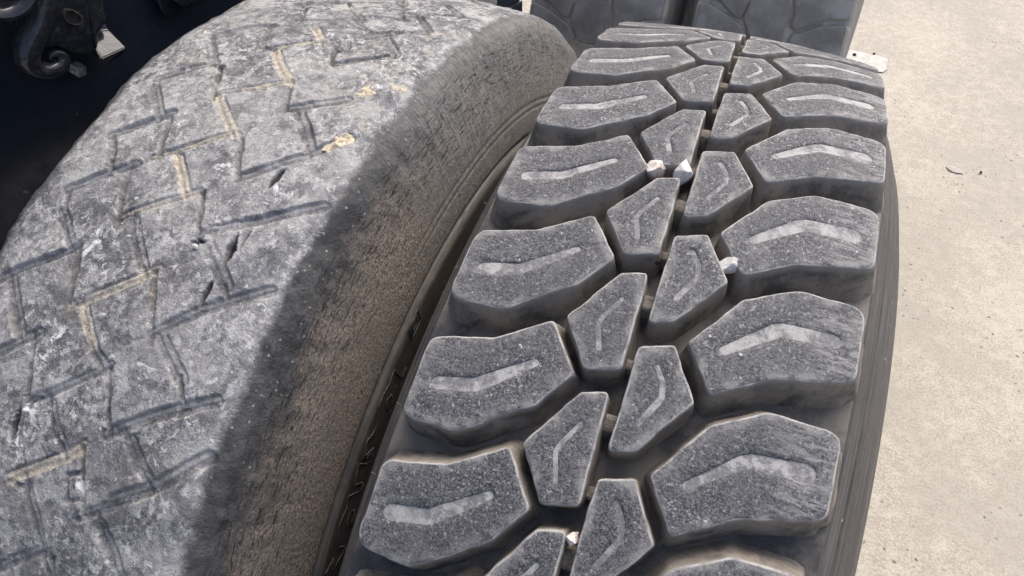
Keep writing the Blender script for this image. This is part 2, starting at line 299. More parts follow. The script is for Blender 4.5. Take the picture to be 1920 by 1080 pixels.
# ------------------------------------------------------------------ measured tread data: (lateral mm, arc mm) polylines, width, depth, sandiness
GROOVES=[([(-91.6,49.1),(-53.5,84.1),(-23.1,116.4)],5.0,2.0,0.2),([(-80.4,10.7),(-59.0,34.7),(-44.5,42.2)],5.0,2.0,0.2),([(-28.8,60.4),(-39.1,83.2)],3.0,3.0,0.2),([(-29.8,6.0),(-43.4,38.2)],4.0,2.5,0.5),([(-83.3,-53.8),(-55.0,-25.1)],7.0,3.0,0.0),([(-55.5,-23.7),(-77.7,2.3)],10.0,2.0,0.5),([(-28.6,-61.6),(-43.8,-29.3)],4.0,3.0,0.2),([(-28.1,-58.2),(3.9,-36.7),(18.3,-24.5)],5.0,2.0,0.8),([(18.3,-24.5),(34.0,-58.6)],3.0,4.0,0.1),([(-15.5,4.9),(-2.5,-9.4),(15.2,-24.9)],9.0,2.0,1.0),([(-20.4,9.3),(17.3,44.4)],5.0,2.0,0.7),([(-79.8,-64.9),(-55.0,-90.7)],8.0,2.0,0.0),([(-79.1,-116.3),(-49.8,-86.4)],7.0,3.0,0.0),([(-44.9,-93.1),(-32.0,-124.5)],4.0,3.0,0.0),([(-33.6,-125.0),(10.7,-87.8),(17.1,-80.7)],5.0,2.5,0.7),([(-23.1,-60.5),(-7.3,-75.2),(8.5,-88.5)],9.0,2.0,0.9),([(38.5,-52.7),(67.3,-31.4)],8.0,3.0,0.0),([(44.2,-56.9),(57.7,-70.8),(69.8,-85.8)],10.0,2.5,0.0),([(17.4,-91.1),(34.4,-126.2)],3.0,4.0,0.0),([(36.7,-122.1),(71.2,-90.6),(89.9,-68.5)],8.0,3.0,0.0),([(-16.8,-122.2),(-4.3,-134.7),(5.2,-145.8)],8.0,2.5,0.9),([(-82.5,-166.6),(-59.3,-146.6),(-45.7,-136.7)],7.0,3.0,0.0),([(-46.8,-141.8),(-40.5,-157.4),(-29.7,-182.2)],4.0,3.0,0.0),([(-66.2,-137.2),(-72.5,-126.2)],7.0,1.5,0.0),([(39.0,64.6),(73.9,86.2)],5.0,2.5,0.3),([(50.4,63.8),(71.2,41.4)],9.0,2.5,0.0),([(52.1,121.4),(78.7,89.5)],7.0,2.5,0.1),([(16.4,160.8),(39.3,118.6)],6.0,1.5,0.0),([(-23.1,116.4),(14.7,141.4)],4.0,1.5,0.0),([(38.2,117.7),(76.3,147.6)],5.0,2.0,0.2),([(59.1,169.7),(82.3,147.1),(101.2,151.0)],7.0,2.0,0.2),([(-30.1,59.9),(-3.8,72.2),(8.7,86.1)],5.0,2.0,0.5),([(8.7,86.1),(34.2,64.3)],4.0,1.5,0.3),([(38.4,8.3),(72.2,35.1)],6.0,3.0,0.4),([(33.9,6.4),(21.3,37.8)],3.5,4.0,0.1),([(-8.6,52.5),(11.0,31.2)],8.0,2.0,0.9),([(-10.4,109.1),(19.0,81.9)],6.0,1.5,0.6),([(21.6,95.4),(45.6,103.8)],7.0,3.0,0.0),([(32.9,57.7),(32.7,24.5)],3.5,3.0,0.0),([(-27.6,-174.3),(-7.6,-158.5),(12.6,-143.6)],6.0,2.5,0.7),([(-17.0,-178.6),(-5.0,-191.8),(6.7,-204.4)],9.0,2.0,0.4),([(-74.1,-186.9),(-64.3,-195.8),(-53.4,-205.4)],9.0,2.0,0.0),([(-94.2,-241.9),(-85.5,-233.6),(-55.1,-210.0),(-47.0,-200.8)],6.0,3.5,0.0),([(-45.5,-207.3),(-37.2,-228.8),(-31.6,-241.4)],5.0,3.0,0.3),([(-27.2,-241.3),(-9.2,-226.5),(16.5,-204.2)],7.0,2.5,0.8),([(-19.3,-241.6),(-11.9,-249.8),(-3.6,-259.0)],8.0,2.5,1.0),([(17.4,-207.9),(26.1,-225.4),(36.2,-246.8)],4.0,3.0,0.5),([(17.4,-142.1),(31.7,-172.6)],2.5,5.0,0.0),([(40.3,-165.8),(65.2,-151.5),(100.2,-127.1)],8.0,3.0,0.0),([(45.4,-179.5),(56.9,-189.1),(67.0,-198.7)],11.0,2.5,0.0),([(37.2,-241.1),(60.7,-219.2),(96.0,-194.6)],8.0,3.0,0.0),([(42.5,-243.4),(54.3,-252.2),(66.6,-261.9)],10.0,2.0,0.3),([(-84.6,-240.9),(-71.8,-256.0),(-57.0,-271.3)],10.0,3.0,0.0),([(-79.3,-297.6),(-66.1,-286.2),(-45.0,-267.8)],8.0,3.0,0.0),([(-43.7,-273.3),(-33.7,-298.1)],4.5,4.0,0.0),([(-3.7,-261.2),(5.3,-267.5),(15.5,-273.2)],9.0,2.0,0.3),([(17.2,-271.6),(35.5,-309.6)],2.5,5.0,0.0),([(-22.0,-303.2),(-4.7,-289.7),(15.8,-271.3)],6.0,2.0,0.0),([(36.4,-307.9),(60.8,-288.8),(93.2,-269.7)],9.0,3.0,0.4),([(50.8,-307.9),(61.5,-317.1),(71.4,-325.4)],10.0,2.5,0.1),([(56.1,-342.9),(80.4,-325.6),(101.5,-303.1)],10.0,3.0,0.0),([(19.8,-321.5),(36.1,-360.0)],3.0,5.0,0.0),([(-25.0,-358.4),(-9.3,-345.4),(10.8,-331.7),(19.5,-322.7)],8.0,2.5,1.0),([(35.7,-360.1),(54.8,-346.7)],8.0,2.0,0.0),([(50.6,-363.6),(61.2,-373.9),(74.1,-387.7)],10.0,2.5,0.0),([(23.3,-392.0),(29.2,-408.2)],3.0,4.0,0.0),([(-20.5,-417.7),(-13.1,-411.6),(12.9,-391.0)],8.0,2.5,0.0),([(-8.1,-359.5),(3.0,-372.8),(13.1,-386.4)],9.0,2.0,0.5),([(-12.4,-306.5),(-3.3,-316.4),(4.9,-325.1)],9.0,2.0,0.2),([(-37.0,-291.9),(-29.8,-308.5)],5.0,3.0,0.1),([(16.6,-340.6),(21.4,-352.6),(20.7,-356.3)],2.0,3.0,0.0)]
CUTS=[([(58.3,-163.1),(57.9,-174.8),(60.2,-189.2)],9.0,7.0,0.0),([(65.5,-155.7),(65.1,-174.5)],3.0,3.0,0.0),([(58.0,-198.5),(58.8,-209.7),(59.0,-219.0)],7.0,4.0,0.0),([(62.4,-106.3),(60.1,-116.9),(59.4,-126.6)],8.0,3.0,0.0),([(-34.2,-313.4),(-33.0,-324.4),(-32.5,-336.5)],9.0,6.0,0.0),([(35.0,37.2),(35.9,23.1)],5.0,4.0,0.0),([(34.3,95.9),(22.2,94.3)],6.0,4.0,0.0)]
# moulded letter strokes: (radius mm, angle mrad)
LETTERS= [[(415.4, -748.3), (409.0, -725.0), (404.2, -752.7), (391.7, -717.7)], [(393.6, -713.6), (405.1, -707.3), (411.7, -685.8), (415.6, -660.1), (413.8, -640.0), (411.6, -629.3), (416.0, -606.8)], [(400.1, -668.7), (403.7, -654.4), (402.1, -640.6), (396.2, -638.3), (392.3, -652.8), (394.6, -669.4), (400.1, -668.7)], [(416.2, -606.3), (396.8, -600.5), (393.7, -587.4)], [(397.1, -584.1), (411.5, -585.9), (416.9, -545.6)], [(416.0, -546.3), (401.1, -546.4), (394.0, -541.7), (397.8, -520.2)], [(398.3, -515.2), (404.6, -536.5), (411.0, -538.8), (416.0, -502.5)], [(399.2, -514.7), (412.4, -536.7), (416.4, -501.7), (410.5, -490.7), (408.3, -473.4), (415.0, -453.0), (418.5, -435.8), (419.4, -417.7), (415.6, -395.0), (418.3, -367.0), (396.9, -369.9), (396.6, -345.4)], [(402.8, -408.3), (408.2, -421.8), (402.2, -438.7), (396.3, -432.2), (396.8, -418.3), (402.8, -408.3)], [(424.7, -249.4), (424.2, -289.9), (409.1, -295.8), (409.1, -258.0), (411.5, -251.7), (424.7, -249.4)], [(421.8, -257.6), (420.9, -282.1), (412.5, -287.6), (413.6, -263.5), (421.8, -257.6)]]
# ------------------------------------------------------------------ ground
V = []; NX = 60
ext = np.concatenate([-np.geomspace(60, .05, 30), np.geomspace(.05, 60, 30)])
gx, gy = np.meshgrid(ext, ext, indexing='ij')
P = np.stack([gx, gy, vnoise(gx * 2, gy * 2, 3) * .0015 * (np.abs(gx) < 8) - .001], -1)
ground = obj('ground', grid_mesh('ground', P, [M_ground])); tag(ground, 'pale tan weathered concrete yard', kind='structure')

# ------------------------------------------------------------------ tread block builder
def fillet(poly, rad, step):
    poly = [np.array(p, float) for p in poly]; n = len(poly); out = []
    for i in range(n):
        a, b, c = poly[i - 1], poly[i], poly[(i + 1) % n]; d1 = a - b; d2 = c - b; l1 = np.linalg.norm(d1); l2 = np.linalg.norm(d2); d1 /= l1; d2 /= l2
        ang = math.acos(max(-1, min(1, d1 @ d2))); t = min(rad[i] / math.tan(ang / 2), .45 * l1, .45 * l2)
        p0 = b + d1 * t; p2 = b + d2 * t; m = max(2, int(2 + t / step))
        for k in range(m + 1):
            s = k / m; out.append((1 - s) ** 2 * p0 + 2 * s * (1 - s) * b + s * s * p2)
    res = []
    for i in range(len(out)):
        a, b = out[i], out[(i + 1) % len(out)]; L = np.linalg.norm(b - a)
        if L < 1e-6: continue
        k = max(1, int(round(L / step)))
        for j in range(k): res.append(a + (b - a) * j / k)
    return np.array(res)
def inside(pts, poly):
    x, y = pts[:, 0], pts[:, 1]; c = np.zeros(len(pts), bool); n = len(poly)
    for i in range(n):
        x1, y1 = poly[i]; x2, y2 = poly[(i + 1) % n]
        if y1 == y2: continue
        hit = ((y1 > y) != (y2 > y)) & (x < (x2 - x1) * (y - y1) / (y2 - y1) + x1); c ^= hit
    return c
def dist_poly(pts, poly):
    d = np.full(len(pts), 1e9); n = len(poly)
    for i in range(n):
        a = poly[i]; b = poly[(i + 1) % n]; e = b - a; t = np.clip(((pts - a) @ e) / max(e @ e, 1e-12), 0, 1)
        d = np.minimum(d, np.linalg.norm(pts - (a + t[:, None] * e), axis=1))
    return d
def ribbon(pts, w0, w1, wm=None):
    """outline of a bent rounded slot along a centre line (mm)"""
    pts = [np.array(p, float) for p in pts]; L = [0]
    for a, b in zip(pts, pts[1:]): L.append(L[-1] + np.linalg.norm(b - a))
    ts = np.linspace(0, L[-1], max(6, int(L[-1] / 4))); c = np.array([[np.interp(t, L, [p[k] for p in pts]) for k in (0, 1)] for t in ts])
    d = np.gradient(c, axis=0); d /= np.linalg.norm(d, axis=1)[:, None]; nrm = np.stack([-d[:, 1], d[:, 0]], 1)
    f = ts / ts[-1]; w = (np.interp(f, [0, .5, 1], [w0, wm if wm else (w0 + w1) / 2, w1]) / 2)
    l = c + nrm * w[:, None]; r = c - nrm * w[:, None]
    def cap(p, dd, nn, ww, sgn): return [p + nn * ww * math.cos(a) * sgn + dd * ww * math.sin(a) for a in (.6, 1.2, math.pi / 2, 1.95, 2.55)]
    e = cap(c[-1], d[-1], nrm[-1], w[-1], 1); s = cap(c[0], -d[0], nrm[0], w[0], -1)
    return np.array(list(l) + e + list(r[::-1]) + s)
def make_block(poly, rad, R0, kcr, H, draft=2.2, sipe=None, sdepth=1.5, seed=0, shoulder=105, sh_draft=3.2, step=2.6, wear=1., rear=0., gridstep=4.):
    """returns block mesh and (optional) sipe floor mesh, both about the axle at row angle 0; input in millimetres"""
    rg = np.random.default_rng(seed)
    O = fillet(poly, rad, step); area = .5 * np.sum(O[:, 0] * np.roll(O[:, 1], -1) - np.roll(O[:, 0], -1) * O[:, 1])
    if area < 0: O = O[::-1]
    n = len(O)
    O = O + np.stack([vnoise(O[:, 0] * .12 + seed * 3.1, O[:, 1] * .12, 1), vnoise(O[:, 0] * .12, O[:, 1] * .12 + seed * 2.3, 2)], 1) * .45
    T = np.roll(O, -1, 0) - np.roll(O, 1, 0); T /= np.linalg.norm(T, axis=1)[:, None]; N = np.stack([T[:, 1], -T[:, 0]], 1)
    for _ in range(2): N = (np.roll(N, 1, 0) + 2 * N + np.roll(N, -1, 0)); N /= np.linalg.norm(N, axis=1)[:, None]
    w = .25 + .75 * sstep(.2, .8, -N[:, 1]); w = w * wear
    nz = vnoise(O[:, 0] * .35 + seed, O[:, 1] * .35, 5); nz2 = vnoise(O[:, 0] * .9, O[:, 1] * .9 + seed, 6)
    chip = np.clip(vnoise(O[:, 0] * .20 + seed * 1.7, O[:, 1] * .20, 8) - .15, 0, 1) * 2.6 * w + np.clip(vnoise(O[:, 0] * .5 + seed, O[:, 1] * .5, 9) - .3, 0, 1) * 1.2 * (.3 + w)
    sh = sstep(.75, .95, np.abs(N[:, 0])) * (np.abs(O[:, 0]) > shoulder) * (np.sign(N[:, 0]) == np.sign(O[:, 0]))
    dr = draft + sh * sh_draft + (3.6 * sstep(.5, .9, np.abs(N[:, 1])) if shoulder == 105 and abs(O[:, 0].mean()) > 40 else 0)
    rings = [(dr + 1.8, -(H + 1.2)), (dr + .5, -(H - 1.2)), (dr * .93, -(H - 4.)), (dr * .55 + .1, -H * .5), (.45 + 0 * dr, -2.6 - chip), (.16 + 0 * dr, -(.40 + .55 * w + chip * .8)), (-.12 - .30 * w - chip * .4, -(.07 + .10 * w + .3 * chip)), (-.75 - .7 * w - chip, 0 * w)]
    jit = [0, 0, .1, .2, .16, .13, .14, .12]
    Vf = []; edge = []; dep = []
    for i, (o, h) in enumerate(rings):
        o = o + jit[i] * (nz + .6 * nz2); h = h + np.zeros(n) + (jit[i] * .4 * nz2 if 3 < i < 7 else 0)
        q = O + N * np.asarray(o)[..., None] if np.ndim(o) else O + N * o
        Vf.append(np.column_stack([q, h])); edge.append(np.maximum(-np.asarray(o) + 0 * h, 0) / 1000); dep.append(-h / H)
    V = np.concatenate(Vf); edge = np.concatenate(edge); dep = np.concatenate(dep)
    F = []
    for r in range(len(rings) - 1):
        for j in range(n):
            k = (j + 1) % n; F.append((r * n + j, r * n + k, (r + 1) * n + k, (r + 1) * n + j))
    top = Vf[-1][:, :2]
    lo = top.min(0); hi = top.max(0); g = np.stack(np.meshgrid(np.arange(lo[0], hi[0], gridstep), np.arange(lo[1], hi[1], gridstep), indexing='ij'), -1).reshape(-1, 2)
    g = g + rg.uniform(-.8, .8, g.shape); g = g[inside(g, top)]; g = g[dist_poly(g, top) > 1.4]
    pts = list(top); edges = [(j, (j + 1) % n) for j in range(n)]; rim = flo = None
    if sipe is not None:
        rim = ribbon(*sipe); sp2 = (sipe[0],) + tuple(max(.6, x - .9) if x else x for x in sipe[1:]); flo = ribbon(*sp2)
        rim = rim + np.stack([vnoise(rim[:, 0] * .5 + seed, rim[:, 1] * .5, 11), vnoise(rim[:, 0] * .5, rim[:, 1] * .5 + seed, 12)], 1) * .35
        keep = (dist_poly(g, rim) > 1.2) & ~inside(g, rim); g = g[keep]
        for L in (rim, flo):
            b = len(pts); pts += list(L); edges += [(b + j, b + (j + 1) % len(L)) for j in range(len(L))]
    b = len(pts); pts += list(g)
    rv, re, rf, ov, oe, of_ = delaunay_2d_cdt([Vector((float(p[0]), float(p[1]))) for p in pts], edges, [], 0, 1e-5)
    rv = np.array([[v.x, v.y] for v in rv])
    tri = np.array([f for f in rf if len(f) == 3]); cen = rv[tri].mean(1); tri = tri[inside(cen, top)]; cen = rv[tri].mean(1)
    hh = vnoise(rv[:, 0] * .16 + seed, rv[:, 1] * .16, 21) * .16 + vnoise(rv[:, 0] * .05, rv[:, 1] * .05 + seed, 22) * .25
    hh[dist_poly(rv, top) < .5] = 0
    isfl = np.zeros(len(tri), bool); sm = None
    def to3(u, s, h):
        r = R0 - kcr * (u / 1000) ** 2 + h / 1000; th = s / 1000 / R0; return np.column_stack([u / 1000, r * np.sin(th), r * np.cos(th)])
    if flo is not None:
        infl = inside(rv, flo) | (dist_poly(rv, flo) < .02); hh[infl] = -sdepth; isfl = inside(cen, flo)
        ft = tri[isfl]; used = np.unique(ft); mp = -np.ones(len(rv), int); mp[used] = np.arange(len(used))
        sm = (to3(rv[used, 0], rv[used, 1], hh[used]), mp[ft])
    tri = tri[~isfl]
    base = len(V); V = np.concatenate([V, np.column_stack([rv, hh])]); et = dist_poly(rv, O) / 1000
    edge = np.concatenate([edge, et]); dep = np.concatenate([dep, np.zeros(len(rv))])
    # weld the top loop
    remap = np.arange(len(V))
    for j in range(n):
        d = np.abs(rv - top[j]).sum(1); k = int(np.argmin(d))
        if d[k] < 1e-3: remap[base + k] = (len(rings) - 1) * n + j
    F += [tuple(remap[base + t] for t in f) for f in tri]
    return (to3(V[:, 0], V[:, 1], V[:, 2]), F, edge, dep), sm
def block_mesh(name, data, mat):
    V, F, e, d = data; return mesh_of(name, V, F, [mat], True, {'edge_dist': e, 'depth': d})

# ------------------------------------------------------------------ lathe
def lathe(prof, n, a0=0., a1=2 * math.pi, smooth_n=0):
    """prof: list (u, r) in metres; rows = profile, columns = angle"""
    prof = np.array(prof); closed = abs(a1 - a0 - 2 * math.pi) < 1e-6
    th = np.linspace(a0, a1, n, endpoint=not closed)
    P = np.stack([np.repeat(prof[:, 0][:, None], len(th), 1), prof[:, 1][:, None] * np.sin(th), prof[:, 1][:, None] * np.cos(th)], -1)
    s = np.concatenate([[0], np.cumsum(np.linalg.norm(np.diff(prof, axis=0), axis=1))])
    uv = np.stack([np.repeat(s[:, None], len(th), 1), np.repeat((th * .5)[None, :], len(prof), 0)], -1)
    return P, uv, closed
def densify(prof, step):
    out = [prof[0]]
    for a, b in zip(prof, prof[1:]):
        k = max(1, int(math.hypot(b[0] - a[0], b[1] - a[1]) / step))
        for j in range(1, k + 1): out.append((a[0] + (b[0] - a[0]) * j / k, a[1] + (b[1] - a[1]) * j / k))
    return out

# ------------------------------------------------------------------ right tyre: deep lugs
R0, KC, H, PITCH = .54, .5455, 23., math.radians(8.0); PHI = math.radians(18)
lug = empty('lug_tyre', (0, 0, 0), 'deep lugged grey truck tyre standing on concrete, right of the bald tyre', 'tyre')
def rad(u): return R0 - KC * u * u - H / 1000
mid = [(u, rad(u)) for u in np.linspace(-.1215, .1215, 41)]
def side(sg): return [(sg * (u + (max(0, min(1, (d - .045) / .07)) * .0085 if sg > 0 else 0)), R0 - d) for u, d in ((.1240, .0335), (.1262, .0375), (.1272, .0395), (.1280, .0440), (.1325, .0530), (.1345, .0545), (.1400, .0680), (.1408, .0715), (.1445, .0790), (.1500, .1010), (.1545, .1250), (.1565, .1480), (.1560, .1750), (.1500, .2050), (.1380, .2350), (.1250, .2560), (.1180, .2660), (.1080, .2640), (.1040, .2500))]
P, uv, cl = lathe(mid, 220); obj('casing', grid_mesh('casing', P, [M_cas], None, uv, True), lug, (0, 0, R0))
for sg in (-1, 1):
    pr = [(sg * .1215, rad(.1215))] + side(sg); P, uv, cl = lathe(densify(pr, .006), 220)
    P[..., 0] += 0; o = obj('sidewall', grid_mesh('sidewall', P if sg < 0 else P[::-1], [M_side], None, uv if sg < 0 else uv[::-1], True), lug, (0, 0, R0))
P, uv, cl = lathe([(-.104, R0 - .25), (-.14, R0 - .16), (-.12, R0 - .06), (0, R0 - .045), (.12, R0 - .06), (.14, R0 - .16), (.104, R0 - .25)], 90)
obj('inner_liner', grid_mesh('inner_liner', P, [M_cas], None, uv, True), lug, (0, 0, R0))
BL = {
 'L': ([(-113, -29.0), (-76, -19.7), (-46.4, 0), (-25.8, -27.1), (-40., -49.), (-77.4, -76.9), (-113., -78)], [8, 10, 3, 3, 8, 14, 9], ([(-98.7, -54.1), (-76.4, -48.8), (-48.3, -27.1)], 9.0, 5.4, 8.6), 2.6),
 'CL': ([(-18.7, 40.3), (-4.1, 44.7), (-1.9, -16.8), (-21.3, -22.5), (-40.2, 4.7)], [3, 2.5, 3, 3, 2.5], ([(-13.5, 23.8), (-22.4, 7.2), (-17.0, -8.8)], 3.6, 4.0, 4.0), 1.7),
 'CR': ([(3.3, -1.1), (21.5, 5.5), (39.4, -22.6), (17.7, -56), (4.2, -61.6)], [3, 2.5, 2.5, 4, 3], ([(16, -9.1), (21.1, -16.5), (23.1, -24.7), (15, -41.8)], 3.8, 3.8, 4.2), 1.7),
 'R': ([(28.1, 9.6), (50.2, 44.4), (77, 60.5), (114.4, 62.3), (115.8, 16.3), (73.9, 2.6), (46, -15.9)], [3, 7, 12, 9, 8, 14, 3], ([(47, 10.9), (72.7, 33.3), (101.4, 36.4)], 5.6, 10.5, 9.0), 2.6)}
VIS = range(-5, 7)
for kind, (poly, rd, sp, dr) in BL.items():
    shared = None
    for n in list(VIS) + [i for i in range(7, 40)]:
        seed = (n + 20) * 7 + len(kind) * 131 + ord(kind[-1])
        if n in VIS or shared is None:
            rg = np.random.default_rng(seed); s2 = (sp[0],) + tuple(x * rg.uniform(.85, 1.12) for x in sp[1:])
            blk, sm = make_block(poly, rd, R0, KC, H, dr, s2, (.55 if kind in 'LR' else .5), seed, step=2.6 if n in VIS else 5, gridstep=4 if n in VIS else 9)
            me = block_mesh('tread_block', blk, M_block); ms = mesh_of('sipe', sm[0], sm[1], [M_sipe if kind in 'LR' else M_sipe2])
            if n not in VIS: shared = (me, ms)
        else: me, ms = shared
        a = -(n * PITCH - PHI)
        b = obj('tread_block', me, lug, (0, 0, R0), (a, 0, 0))
        if n in VIS: obj('sipe', ms, b)
# tie bars bridging the narrow centre groove
for n in VIS:
    for s0, s1, dh in ((22, 38, 9.), (-14, -4, 12.)):
        us = np.linspace(-5, 6, 4); ss = np.linspace(s0, s1, 6); A, B = np.meshgrid(us, ss, indexing='ij')
        hh = -dh - 14 * np.clip((np.abs(B - (s0 + s1) / 2) / ((s1 - s0) / 2)) - .72, 0, 1) / .28
        hh = np.where(np.abs(B - (s0 + s1) / 2) > (s1 - s0) / 2 - .1, -H - 1, hh); r = R0 - KC * (A / 1000) ** 2 + hh / 1000; th = B / 1000 / R0
        obj('tie_bar', grid_mesh('tie_bar', np.stack([A / 1000, r * np.sin(th), r * np.cos(th)], -1), [M_bar]), lug, (0, 0, R0), (-(n * PITCH - PHI), 0, 0))

# ------------------------------------------------------------------ left tyre: worn bald
LX, LY, LZ, LR = -.3246, -.003, .534, .5337
worn = empty('worn_tyre', (LX, LY, 0), 'old worn tyre with shallow herringbone grooves and brown cracked shoulder', 'tyre')
def lprof():
    p = []
    for u in np.arange(-.110, .1101, .00085): p.append((u, LR - (.3 * u * u + (9 * (abs(u) - .09) ** 2 if abs(u) > .09 else 0))))
    rt = [(.110, .0072), (.1145, .0098), (.1185, .0140), (.1220, .0195), (.1250, .0260), (.1280, .0340), (.1310, .0430), (.1340, .0530), (.1370, .0640), (.1400, .0770), (.1425, .0900), (.1441, .1010), (.1447, .1080), (.1444, .1105), (.1425, .1120)]
    rr = densify([(u, LR - d) for u, d in rt], .0013)[1:]
    return [(-u, r) for u, r in rr[::-1]] + p + rr
LP = np.array(lprof())
fth = np.arange(R_(-56), R_(34), .0017); cth = np.linspace(R_(34), R_(304), 140)[:-1]
TH = np.concatenate([fth, cth]); UU, TT = np.meshgrid(LP[:, 0] * 1000, TH * 534, indexing='ij')
wrap = np.where(TT > 200 + 650, TT, TT)
tone = np.zeros_like(UU); step_ = np.zeros_like(UU); dis = np.zeros_like(UU); sandm = np.zeros_like(UU); grm = np.zeros_like(UU); cutm = np.zeros_like(UU)
def seg_field(pts, width, U_, T_):
    best = np.full(U_.shape, 1e9)
    for (a0, a1), (b0, b1) in zip(pts, pts[1:]):
        e0, e1 = b0 - a0, b1 - a1; L2 = e0 * e0 + e1 * e1 + 1e-9; t = np.clip(((U_ - a0) * e0 + (T_ - a1) * e1) / L2, 0, 1)
        d = np.hypot(U_ - a0 - t * e0, T_ - a1 - t * e1); sg = np.sign((U_ - a0) * e1 - (T_ - a1) * e0); best = np.where(d < np.abs(best), d * np.where(sg == 0, 1, sg), best)
    return best
# thin worn remnants that join the groove ends into one network
def near_on(p, pts):
    best = (1e9, None)
    for a, b in zip(pts, pts[1:]):
        a = np.array(a, float); b = np.array(b, float); e = b - a; t = float(np.clip((p - a) @ e / (e @ e + 1e-9), 0, 1)); q = a + t * e; d = float(np.linalg.norm(p - q))
        if d < best[0]: best = (d, q)
    return best
JOIN = []
for i_, gi in enumerate(GROOVES):
    for e_ in (gi[0][0], gi[0][-1]):
        p_ = np.array(e_, float); c_ = min((near_on(p_, gj[0]) for j_, gj in enumerate(GROOVES) if j_ != i_), key=lambda v: v[0])
        if 2.5 < c_[0] < 26: JOIN.append(([tuple(p_), tuple(c_[1])], 3.4, 2.4, gi[3] * .6))
GROOVES = GROOVES + JOIN
wob = vnoise(UU * .12, TT * .12, 31) * 1.0 + vnoise(UU * .4, TT * .4, 32) * .6
wob2 = vnoise(UU * .06, TT * .06, 33)
for shift in (0, 605, 1210, 1815, 2420):
    for pts, wd, dp, sd_ in GROOVES:
        pts = [(a, b + shift) for a, b in pts]
        if wd > 3.5:
            q = [np.array(v, float) for v in pts]; e0 = (q[0] - q[1]) / np.linalg.norm(q[0] - q[1]); e1 = (q[-1] - q[-2]) / np.linalg.norm(q[-1] - q[-2]); pts = [tuple(q[0] + e0 * 2.5)] + pts[1:-1] + [tuple(q[-1] + e1 * 2.5)]
        us = [a for a, b in pts]; ss = [b for a, b in pts]; m = 24
        i0 = np.searchsorted(LP[:, 0] * 1000, min(us) - m); i1 = np.searchsorted(LP[:, 0] * 1000, max(us) + m)
        jj = np.where((TH * 534 > min(ss) - m) & (TH * 534 < max(ss) + m))[0]
        if len(jj) == 0: continue
        sl = np.ix_(np.arange(i0, i1), jj)
        d = seg_field(pts, wd, UU[sl], TT[sl]); ad = np.abs(d) + wob[sl] * .5; hw = wd * .45
        soft = np.where(d > 0, .9, .5) if wd > 4 else .5
        k = 1 - sstep(0, 1, (ad - hw + soft * .6) / (soft + .6)); k = k * (.72 + .40 * wob2[sl])
        if wd > 4:
            en = np.minimum(np.hypot(UU[sl] - pts[0][0], TT[sl] - pts[0][1]), np.hypot(UU[sl] - pts[-1][0], TT[sl] - pts[-1][1])); k = k * (.62 + .38 * sstep(0, 7, en + wob[sl]))
        if wd > 4:
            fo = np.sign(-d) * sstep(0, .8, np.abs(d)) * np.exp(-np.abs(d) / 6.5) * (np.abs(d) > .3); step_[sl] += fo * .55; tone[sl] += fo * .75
        fill = sd_ * sstep(-.5, .5, wob2[sl] + (sd_ - .45) * 1.5)
        dis[sl] = np.maximum(dis[sl], k * dp * (1.2 if wd > 4 else 1.35) * (1 - .35 * fill)); sandm[sl] = np.maximum(sandm[sl], (1 - sstep(hw * .7, hw * 1.25 + 1.2, ad)) * fill)
        if wd > 4:
            slit = np.exp(-((d + hw * .95 + wob[sl] * .5) / .75) ** 2) * (ad < hw * 1.7) * np.clip(.55 + .9 * wob2[sl], 0, 1); dis[sl] = np.maximum(dis[sl], slit * (dp * .9 + .7)); grm[sl] = np.maximum(grm[sl], slit * .55)  # slit also colours in the shadow line under the groove's upper edge
        grm[sl] = np.maximum(grm[sl], np.clip(k, 0, 1) * (.48 if wd > 4 else .95))
for pts, wd, dp, _ in CUTS:
    us = [a for a, b in pts]; ss = [b for a, b in pts]; m = 14
    i0 = np.searchsorted(LP[:, 0] * 1000, min(us) - m); i1 = np.searchsorted(LP[:, 0] * 1000, max(us) + m); jj = np.where((TH * 534 > min(ss) - m) & (TH * 534 < max(ss) + m))[0]
    sl = np.ix_(np.arange(i0, i1), jj)
    # lens-shaped slice: wide in the middle, one crisp lip
    a, b = np.array(pts[0]), np.array(pts[-1]); e = b - a; L = np.linalg.norm(e); t = ((UU[sl] - a[0]) * e[0] + (TT[sl] - a[1]) * e[1]) / L ** 2
    d = ((UU[sl] - a[0]) * e[1] - (TT[sl] - a[1]) * e[0]) / L; ww = wd * .36 * np.clip(4 * t * (1 - t), 0, 1) ** .8 * (1 + .25 * wob[sl]); k = np.where((t > 0) & (t < 1), np.clip((ww - np.abs(d + wob[sl] * .2)) / 1.0, 0, 1), 0)
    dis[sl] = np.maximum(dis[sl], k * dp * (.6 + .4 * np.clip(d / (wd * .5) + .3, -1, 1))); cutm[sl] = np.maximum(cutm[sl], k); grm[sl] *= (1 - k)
# split and pit beside a groove
d = np.hypot(UU - 34, TT + 176); star = 1 - sstep(1.5, 4.5 + 2.2 * np.cos(5 * np.arctan2(TT + 176, UU - 34)), d); dis = np.maximum(dis, star * 6); cutm = np.maximum(cutm, star * .9)
inT = sstep(112, 104, np.abs(UU))
for a, b, ra, wt in ((79, -16, 15, .62), (97, -3, 13, .62), (87, -70, 14, .6), (94, -52, 12, .5), (88, -32, 12, .35), (92, 60, 20, .42), (80, 85, 16, .4), (97, 95, 18, .42), (70, -3, 9, .4), (75, 110, 16, .3)): sandm = np.maximum(sandm, wt * (1 - sstep(ra * .2, ra, np.hypot(UU - a, TT - b) * (1 + .3 * wob2))))
tone = np.clip(tone, -1, 1) * .8 + vnoise(UU * .022, TT * .022, 51) * .55 + vnoise(UU * .06, TT * .06, 52) * .35
step_ = np.clip(step_, -.8, .8)
